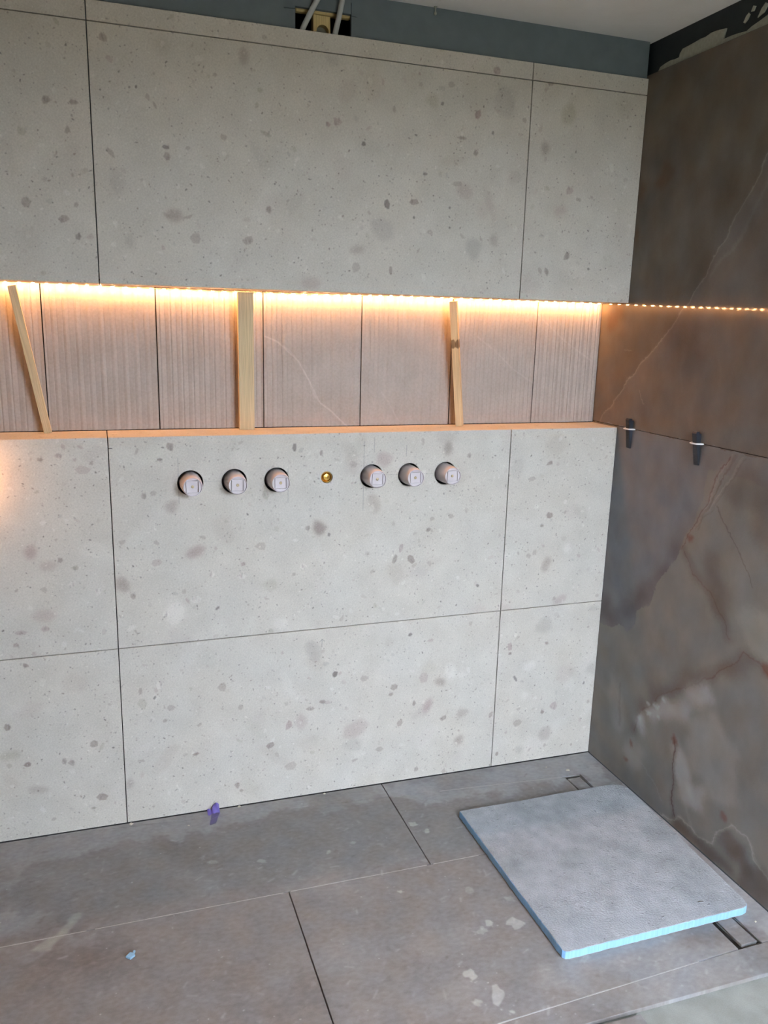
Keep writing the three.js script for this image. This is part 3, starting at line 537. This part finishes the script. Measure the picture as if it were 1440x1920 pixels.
// ---------------------------------------------------------------- wooden props standing in the niche
function batten(label, from, to, w, d, spin, material) {
  const a = new THREE.Vector3(...from), b = new THREE.Vector3(...to), len = a.distanceTo(b);
  const g = new RoundedBoxGeometry(w, len, d, 1, 0.0008).translate(0, len / 2, 0);
  setUv(g, (x, y, z) => [x + z, y]);
  const m = tag(mesh('wooden_batten', g.rotateY(spin), material), label, 'batten', 'wooden battens propped in the niche');
  m.position.copy(a);
  m.quaternion.setFromUnitVectors(new THREE.Vector3(0, 1, 0), b.clone().sub(a).normalize());
  return m;
}
const pine = [214, 190, 148];
batten('narrow pine batten leaning to the left in the niche, leftmost of three', [-1.741, H2 + 0.0005, -0.118], [-1.802, H3 - 0.0105, -0.086], 0.020, 0.018, 0.0, woodMat('pine_a', pine, []));
batten('wide flat pine batten standing upright in the niche, the middle one', [-1.1990, H2 + 0.0003, -0.1135], [-1.2010, H3 - 0.006, -0.1000], 0.044, 0.016, 0.0, woodMat('pine_b', pine, [[64, 560, 20, 12, 0.25]]));
batten('square pine batten with a dark knot leaning in the niche, nearest the polished wall', [-0.520, H2 + 0.0010, -0.105], [-0.567, H3 - 0.0115, -0.088], 0.022, 0.022, -0.62, woodMat('pine_c', pine, [[40, 610, 44, 40, 0.85], [100, 40, 40, 16, 0.7], [8, 610, 30, 40, 0.8]]));

// ---------------------------------------------------------------- caps of the concealed valves and the brass outlet
{
  const capMat = new THREE.MeshPhysicalMaterial({ name: 'translucent_cap_plastic', color: 0xeae0e0, roughness: 0.6, transmission: 0.12, thickness: 0, ior: 1.4 });
  const ridgeMat = new THREE.MeshPhysicalMaterial({ name: 'milky_cap_ridge', color: 0xf0e8e8, roughness: 0.5, transmission: 0.2, thickness: 0 });
  const nubMat = new THREE.MeshStandardMaterial({ name: 'pale_brass', color: 0xd8c49c, roughness: 0.4, metalness: 0.3 });
  const profile = [[0.0300, -0.058], [0.0298, 0.0], [0.0285, 0.030], [0.0268, 0.050], [0.0262, 0.0535], [0.0250, 0.0545], [0.0246, 0.0541], [0.0242, 0.0530], [0.0240, 0.0490], [0.0, 0.0485]].map(([r, z]) => new THREE.Vector2(r, z));
  const body = new THREE.LatheGeometry(profile, 40).rotateX(Math.PI / 2);
  const s = 0.0172, e = 0.0017, ridge = mergeGeometries([span(-s, -s + e, -s, s, 0.0483, 0.0543), span(s - e, s, -s, s, 0.0483, 0.0543), span(-s + e, s - e, -s, -s + e, 0.0483, 0.0543), span(-s + e, s - e, s - e, s, 0.0483, 0.0543)]);
  const nub = new THREE.LatheGeometry([[0.0042, 0.0484], [0.0040, 0.0498], [0.0028, 0.0510], [0.0, 0.0514]].map(([r, z]) => new THREE.Vector2(r, z)), 20).rotateX(Math.PI / 2);
  const where = ['translucent valve cap farthest left in the row of wall holes', 'translucent valve cap second from the left in the row of wall holes', 'translucent valve cap third from left, just left of the brass outlet', 'translucent valve cap just right of the brass outlet', 'translucent valve cap second from the right in the row of wall holes', 'translucent valve cap farthest right in the row of wall holes'];
  const off = [[0.001, -0.001], [0.0015, -0.0015], [0.0015, 0.0], [0.002, 0.0], [0.0015, -0.0005], [0.002, 0.0005]];
  let first;
  HOLES.forEach(([x, y], i) => {
    let t;
    if (!first) {
      t = first = thing('valve_cap', '', 'valve cap', [0, 0, 0], 'valve caps in the back wall');
      mesh('cap_body', body, capMat, t); mesh('square_ridge', ridge, ridgeMat, t); mesh('centre_nub', nub, nubMat, t);
    } else { t = first.clone(); t.name = numbered('valve_cap'); t.userData = { ...first.userData }; scene.add(t); }
    t.position.set(x + off[i][0], y + off[i][1], 0); t.rotation.z = [0.03, -0.02, 0.02, -0.03, 0.01, 0.02][i];
    t.userData.label = where[i];
  });
  const brass = new THREE.MeshStandardMaterial({ name: 'brass', color: 0xc9a256, metalness: 0.95, roughness: 0.32 });
  const t = thing('brass_outlet', 'small round brass water outlet in the middle of the hole row', 'outlet', [TAP[0], TAP[1], 0]);
  mesh('socket', new THREE.LatheGeometry([[0.0168, -0.058], [0.0168, -0.006], [0.0158, -0.0045], [0.0142, -0.0045], [0.0138, -0.007], [0.0138, -0.016], [0.0, -0.016]].map(([r, z]) => new THREE.Vector2(r, z)), 36).rotateX(Math.PI / 2), brass, t);
  mesh('plug', new THREE.LatheGeometry([[0.0105, -0.0160], [0.0105, -0.004], [0.0098, -0.003], [0.004, -0.003], [0.0036, -0.0016], [0.0, -0.0014]].map(([r, z]) => new THREE.Vector2(r, z)), 6).rotateX(Math.PI / 2), brass, t);
}

// ---------------------------------------------------------------- tile levelling wedges in the joint of the polished wall
function wedge(label, z, tilt, y = 1.18) {
  const t = thing('levelling_wedge', label, 'tile wedge', [0, y, z], 'levelling wedges on the polished wall');
  const black = new THREE.MeshStandardMaterial({ name: 'black_wedge_plastic', color: 0x282d36, roughness: 0.5 }), white = new THREE.MeshStandardMaterial({ name: 'white_clip_plastic', color: 0xe6e4e0, roughness: 0.5 });
  const s = new THREE.Shape([[0.0005, -0.062], [-0.0045, -0.062], [-0.0165, 0.020], [-0.0185, 0.028], [-0.0150, 0.0335], [-0.0060, 0.0335], [-0.0050, 0.027], [0.0005, 0.027]].map(([x, yy]) => new THREE.Vector2(x - 0.001, yy)));
  const body = mesh('wedge_body', new THREE.ExtrudeGeometry(s, { depth: 0.017, bevelEnabled: true, bevelThickness: 0.001, bevelSize: 0.0008, bevelOffset: -0.0008, bevelSegments: 1 }).translate(0, 0, -0.0085), black, t);
  body.rotation.x = tilt;
  const ribs = [];
  for (let k = 0; k < 16; k++) { const yy = -0.054 + k * 0.0047, x = -0.0045 - (yy + 0.062) / 0.082 * 0.012 - 0.0012; ribs.push(box(0.0012, 0.0014, 0.014, x, yy, 0)); }
  mesh('wedge_teeth', mergeGeometries(ribs), black, body);
  const clip = new THREE.Shape([[-0.0004, -0.021], [-0.008, -0.021], [-0.0205, -0.014], [-0.0235, 0], [-0.0205, 0.014], [-0.008, 0.021], [-0.0004, 0.021]].map(([x, zz]) => new THREE.Vector2(x, -zz)));
  clip.holes.push(new THREE.Path([[-0.0012, -0.0095], [-0.0172, -0.0095], [-0.0172, 0.0095], [-0.0012, 0.0095]].map(([x, zz]) => new THREE.Vector2(x, -zz))));
  mesh('clip_plate', new THREE.ExtrudeGeometry(clip, { depth: 0.0036, bevelEnabled: false }).rotateX(-Math.PI / 2).translate(0, -0.0018, 0), white, t);
  mesh('clip_stem', span(-0.001, 0.008, -0.0006, 0.0006, -0.014, 0.014), white, t);
  return t;
}
wedge('black levelling wedge in a white clip near the tiled corner', 0.074, 0.03);
wedge('black levelling wedge in a white clip farther from the tiled corner, nearer the viewer', 0.392, -0.05);

// ---------------------------------------------------------------- cables and timber in the hole above the tiles
{
  const timber = woodMat('yellow_pine', [206, 180, 122], []);
  const rail = new RoundedBoxGeometry(0.152, 0.032, 0.022, 2, 0.006).translate(-0.9985, 2.2865, -0.0356);
  tag(mesh('timber_rail', setUv(rail, (x, y, z) => [y + z, x]), timber), 'horizontal pine rail behind the cable hole above the tiles', 'timber');
  const s = new THREE.Shape([[-1.0265, 2.13], [-1.0265, 2.2692], [-0.9815, 2.2675], [-0.977, 2.13]].map(([x, y]) => new THREE.Vector2(x, y)));
  const arch = new THREE.Path(); arch.moveTo(-1.0225, 2.14); arch.lineTo(-1.0195, 2.228); arch.absarc(-1.0010, 2.2305, 0.0165, Math.PI, 0, true); arch.lineTo(-0.9815, 2.14); arch.closePath(); s.holes.push(arch);
  const t = thing('timber_block', 'notched upright pine block behind the cable hole above the tiles', 'timber', [0, 0, 0]);
  mesh('block', setUv(new THREE.ExtrudeGeometry(s, { depth: 0.02, bevelEnabled: false }).translate(0, 0, -0.0455), (x, y, z) => [x + z, y]), timber, t);
  mesh('backing', span(-1.024, -0.980, 2.135, 2.255, -0.052, -0.0457), mortarMat, t);
  const grey = new THREE.MeshStandardMaterial({ name: 'light_grey_conduit', color: 0xb9bcb9, roughness: 0.5 });
  const tube = (pts, label) => tag(mesh('cable_conduit', new THREE.TubeGeometry(new THREE.CatmullRomCurve3(pts.map((p) => new THREE.Vector3(...p))), 40, 0.0072, 14, false), grey), label, 'conduit', 'conduits above the tiles');
  tube([[-1.005, 2.325, 0.012], [-1.018, 2.304, 0.008], [-1.036, 2.270, -0.006], [-1.0590, 2.222, -0.020], [-1.066, 2.19, -0.028], [-1.067, 2.13, -0.034]], 'slanting light grey conduit entering the left of the hole above the tiles');
  tube([[-0.953, 2.325, 0.012], [-0.957, 2.304, 0.008], [-0.9635, 2.262, -0.006], [-0.9695, 2.222, -0.020], [-0.9705, 2.19, -0.028], [-0.971, 2.13, -0.034]], 'upright light grey conduit entering the right of the hole above the tiles');
  // plaster drip on a screw under the ceiling joint
  const drip = new THREE.LatheGeometry([[0.0, -0.022], [0.0035, -0.020], [0.0042, -0.017], [0.0028, -0.0135], [0.0016, -0.009], [0.0018, -0.005], [0.0038, -0.001], [0.005, 0.0]].map(([r, y]) => new THREE.Vector2(r, y)), 14);
  tag(mesh('plaster_drip', drip, mortarMat), 'small plaster drip hanging from the ceiling edge by the blue-grey board', 'plaster drip').position.set(-0.6935, H6, -0.004);
}

// ---------------------------------------------------------------- scraps on the floor
function crumpled(w, d, nx, nz, f) {
  const g = new THREE.PlaneGeometry(w, d, nx, nz), p = g.attributes.position;
  for (let i = 0; i < p.count; i++) { const [x, y, z] = f(p.getX(i) / w + 0.5, p.getY(i) / d + 0.5); p.setXYZ(i, x, y, z); }
  return g;
}
function sheet(g, thick) {                    // gives a bent sheet a thickness
  g.computeVertexNormals();
  const back = g.clone(), p = back.attributes.position, n = g.attributes.normal, idx = [...back.index.array];
  for (let i = 0; i < p.count; i++) p.setXYZ(i, p.getX(i) - n.getX(i) * thick, p.getY(i) - n.getY(i) * thick, p.getZ(i) - n.getZ(i) * thick);
  for (let i = 0; i < idx.length; i += 3) [idx[i], idx[i + 1]] = [idx[i + 1], idx[i]];
  back.setIndex(idx);
  const m = mergeGeometries([g, back]); m.computeVertexNormals();
  return m;
}
{
  const film = new THREE.MeshPhysicalMaterial({ name: 'purple_film', color: 0x8878c8, roughness: 0.45, transmission: 0.3, thickness: 0, side: THREE.DoubleSide });
  const t = onFloor(thing('purple_film_scrap', 'crumpled scrap of purple film at the foot of the tiled wall', 'scrap'), -1.338, 0.012, 0.0004);
  mesh('upright_fold', sheet(crumpled(0.04, 0.03, 12, 6, (u, v) => { const top = u < 0.38 ? 0.006 + 0.004 * Math.sin(u * 9) : 0.010 + 0.021 * Math.max(0, 1 - Math.abs(u - 0.78) / 0.42); return [(u - 0.5) * 0.036, v * top + 0.0004, 0.012 - v * 0.017 + 0.003 * Math.sin(u * 13 + v * 4)]; }), 0.0004), film, t);
  mesh('flat_tongue', sheet(crumpled(0.02, 0.06, 6, 12, (u, v) => [0.006 + (u - 0.5) * (0.024 - 0.006 * v) - 0.016 * v, 0.0016 + 0.0012 * Math.sin(v * 11 + u * 3), 0.010 + v * 0.055]).rotateY(0), 0.0003), new THREE.MeshPhysicalMaterial({ name: 'thin_purple_film', color: 0xcac2e6, roughness: 0.3, transmission: 0.85, thickness: 0, side: THREE.DoubleSide }), t);
  const blue = noisy('pale_blue_foam', [150, 190, 214], 8, 0.03, 0.8);
  const s = new THREE.Shape([[-0.011, -0.003], [-0.001, -0.0125], [0.010, -0.004], [0.0085, 0.001], [0.0115, 0.010], [0.0085, 0.0118], [0.0055, 0.0095], [0.0058, 0.0045], [-0.001, 0.0078]].map(([x, y]) => new THREE.Vector2(x, y)));
  const b = new THREE.ExtrudeGeometry(s, { depth: 0.004, bevelEnabled: true, bevelThickness: 0.0007, bevelSize: 0.0006, bevelOffset: -0.0006, bevelSegments: 1 }).rotateX(-Math.PI / 2).translate(0, 0.0008, 0);
  onFloor(tag(mesh('foam_scrap', b, blue), 'tiny pale blue foam scrap lying alone on the grey floor tile', 'scrap'), -1.601, 0.545, 0.0002);
  const chipMat2 = noisy('pale_crumb', [206, 200, 182], 12, 0.02, 0.9);
  const places = [[-1.258, 0.006, 0.008, 'pale mortar crumb at the wall foot left of the purple scrap', 'a'], [-1.578, 0.010, 0.010, 'pale tile spacer end at the wall foot below the left tile joint', 'b'], [-1.417, 0.062, 0.005, 'tiny pale crumb on the floor in front of the purple scrap', 'c'], [-0.985, 0.007, 0.006, 'tiny pale crumb at the wall foot under the middle wall tile', 'd'], [-0.203, 0.055, 0.005, 'tiny white crumb on the floor in the tiled corner', 'e'], [-0.142, 0.094, 0.011, 'flat grey mortar crumb beside the back end of the floor drain', 'f'], [-0.062, 0.88, 0.005, 'tiny white crumb on the floor beside the front end of the drain', 'g']];
  for (const [x, z, size, label] of places) {
    const g = new THREE.IcosahedronGeometry(size / 2, 1), p = g.attributes.position;
    for (let i = 0; i < p.count; i++) { const q = 1 + 0.35 * n2(p.getX(i) * 400 + x * 90, p.getZ(i) * 400 + p.getY(i) * 300); p.setXYZ(i, p.getX(i) * q * 1.25, Math.max(-size * 0.22, p.getY(i) * q * 0.6), p.getZ(i) * q); }
    g.computeVertexNormals();
    onFloor(tag(mesh('mortar_crumb', g, chipMat2), label, 'crumb', 'crumbs on the floor'), x, z, size * 0.22);
  }
}

renderer.render(scene, camera);
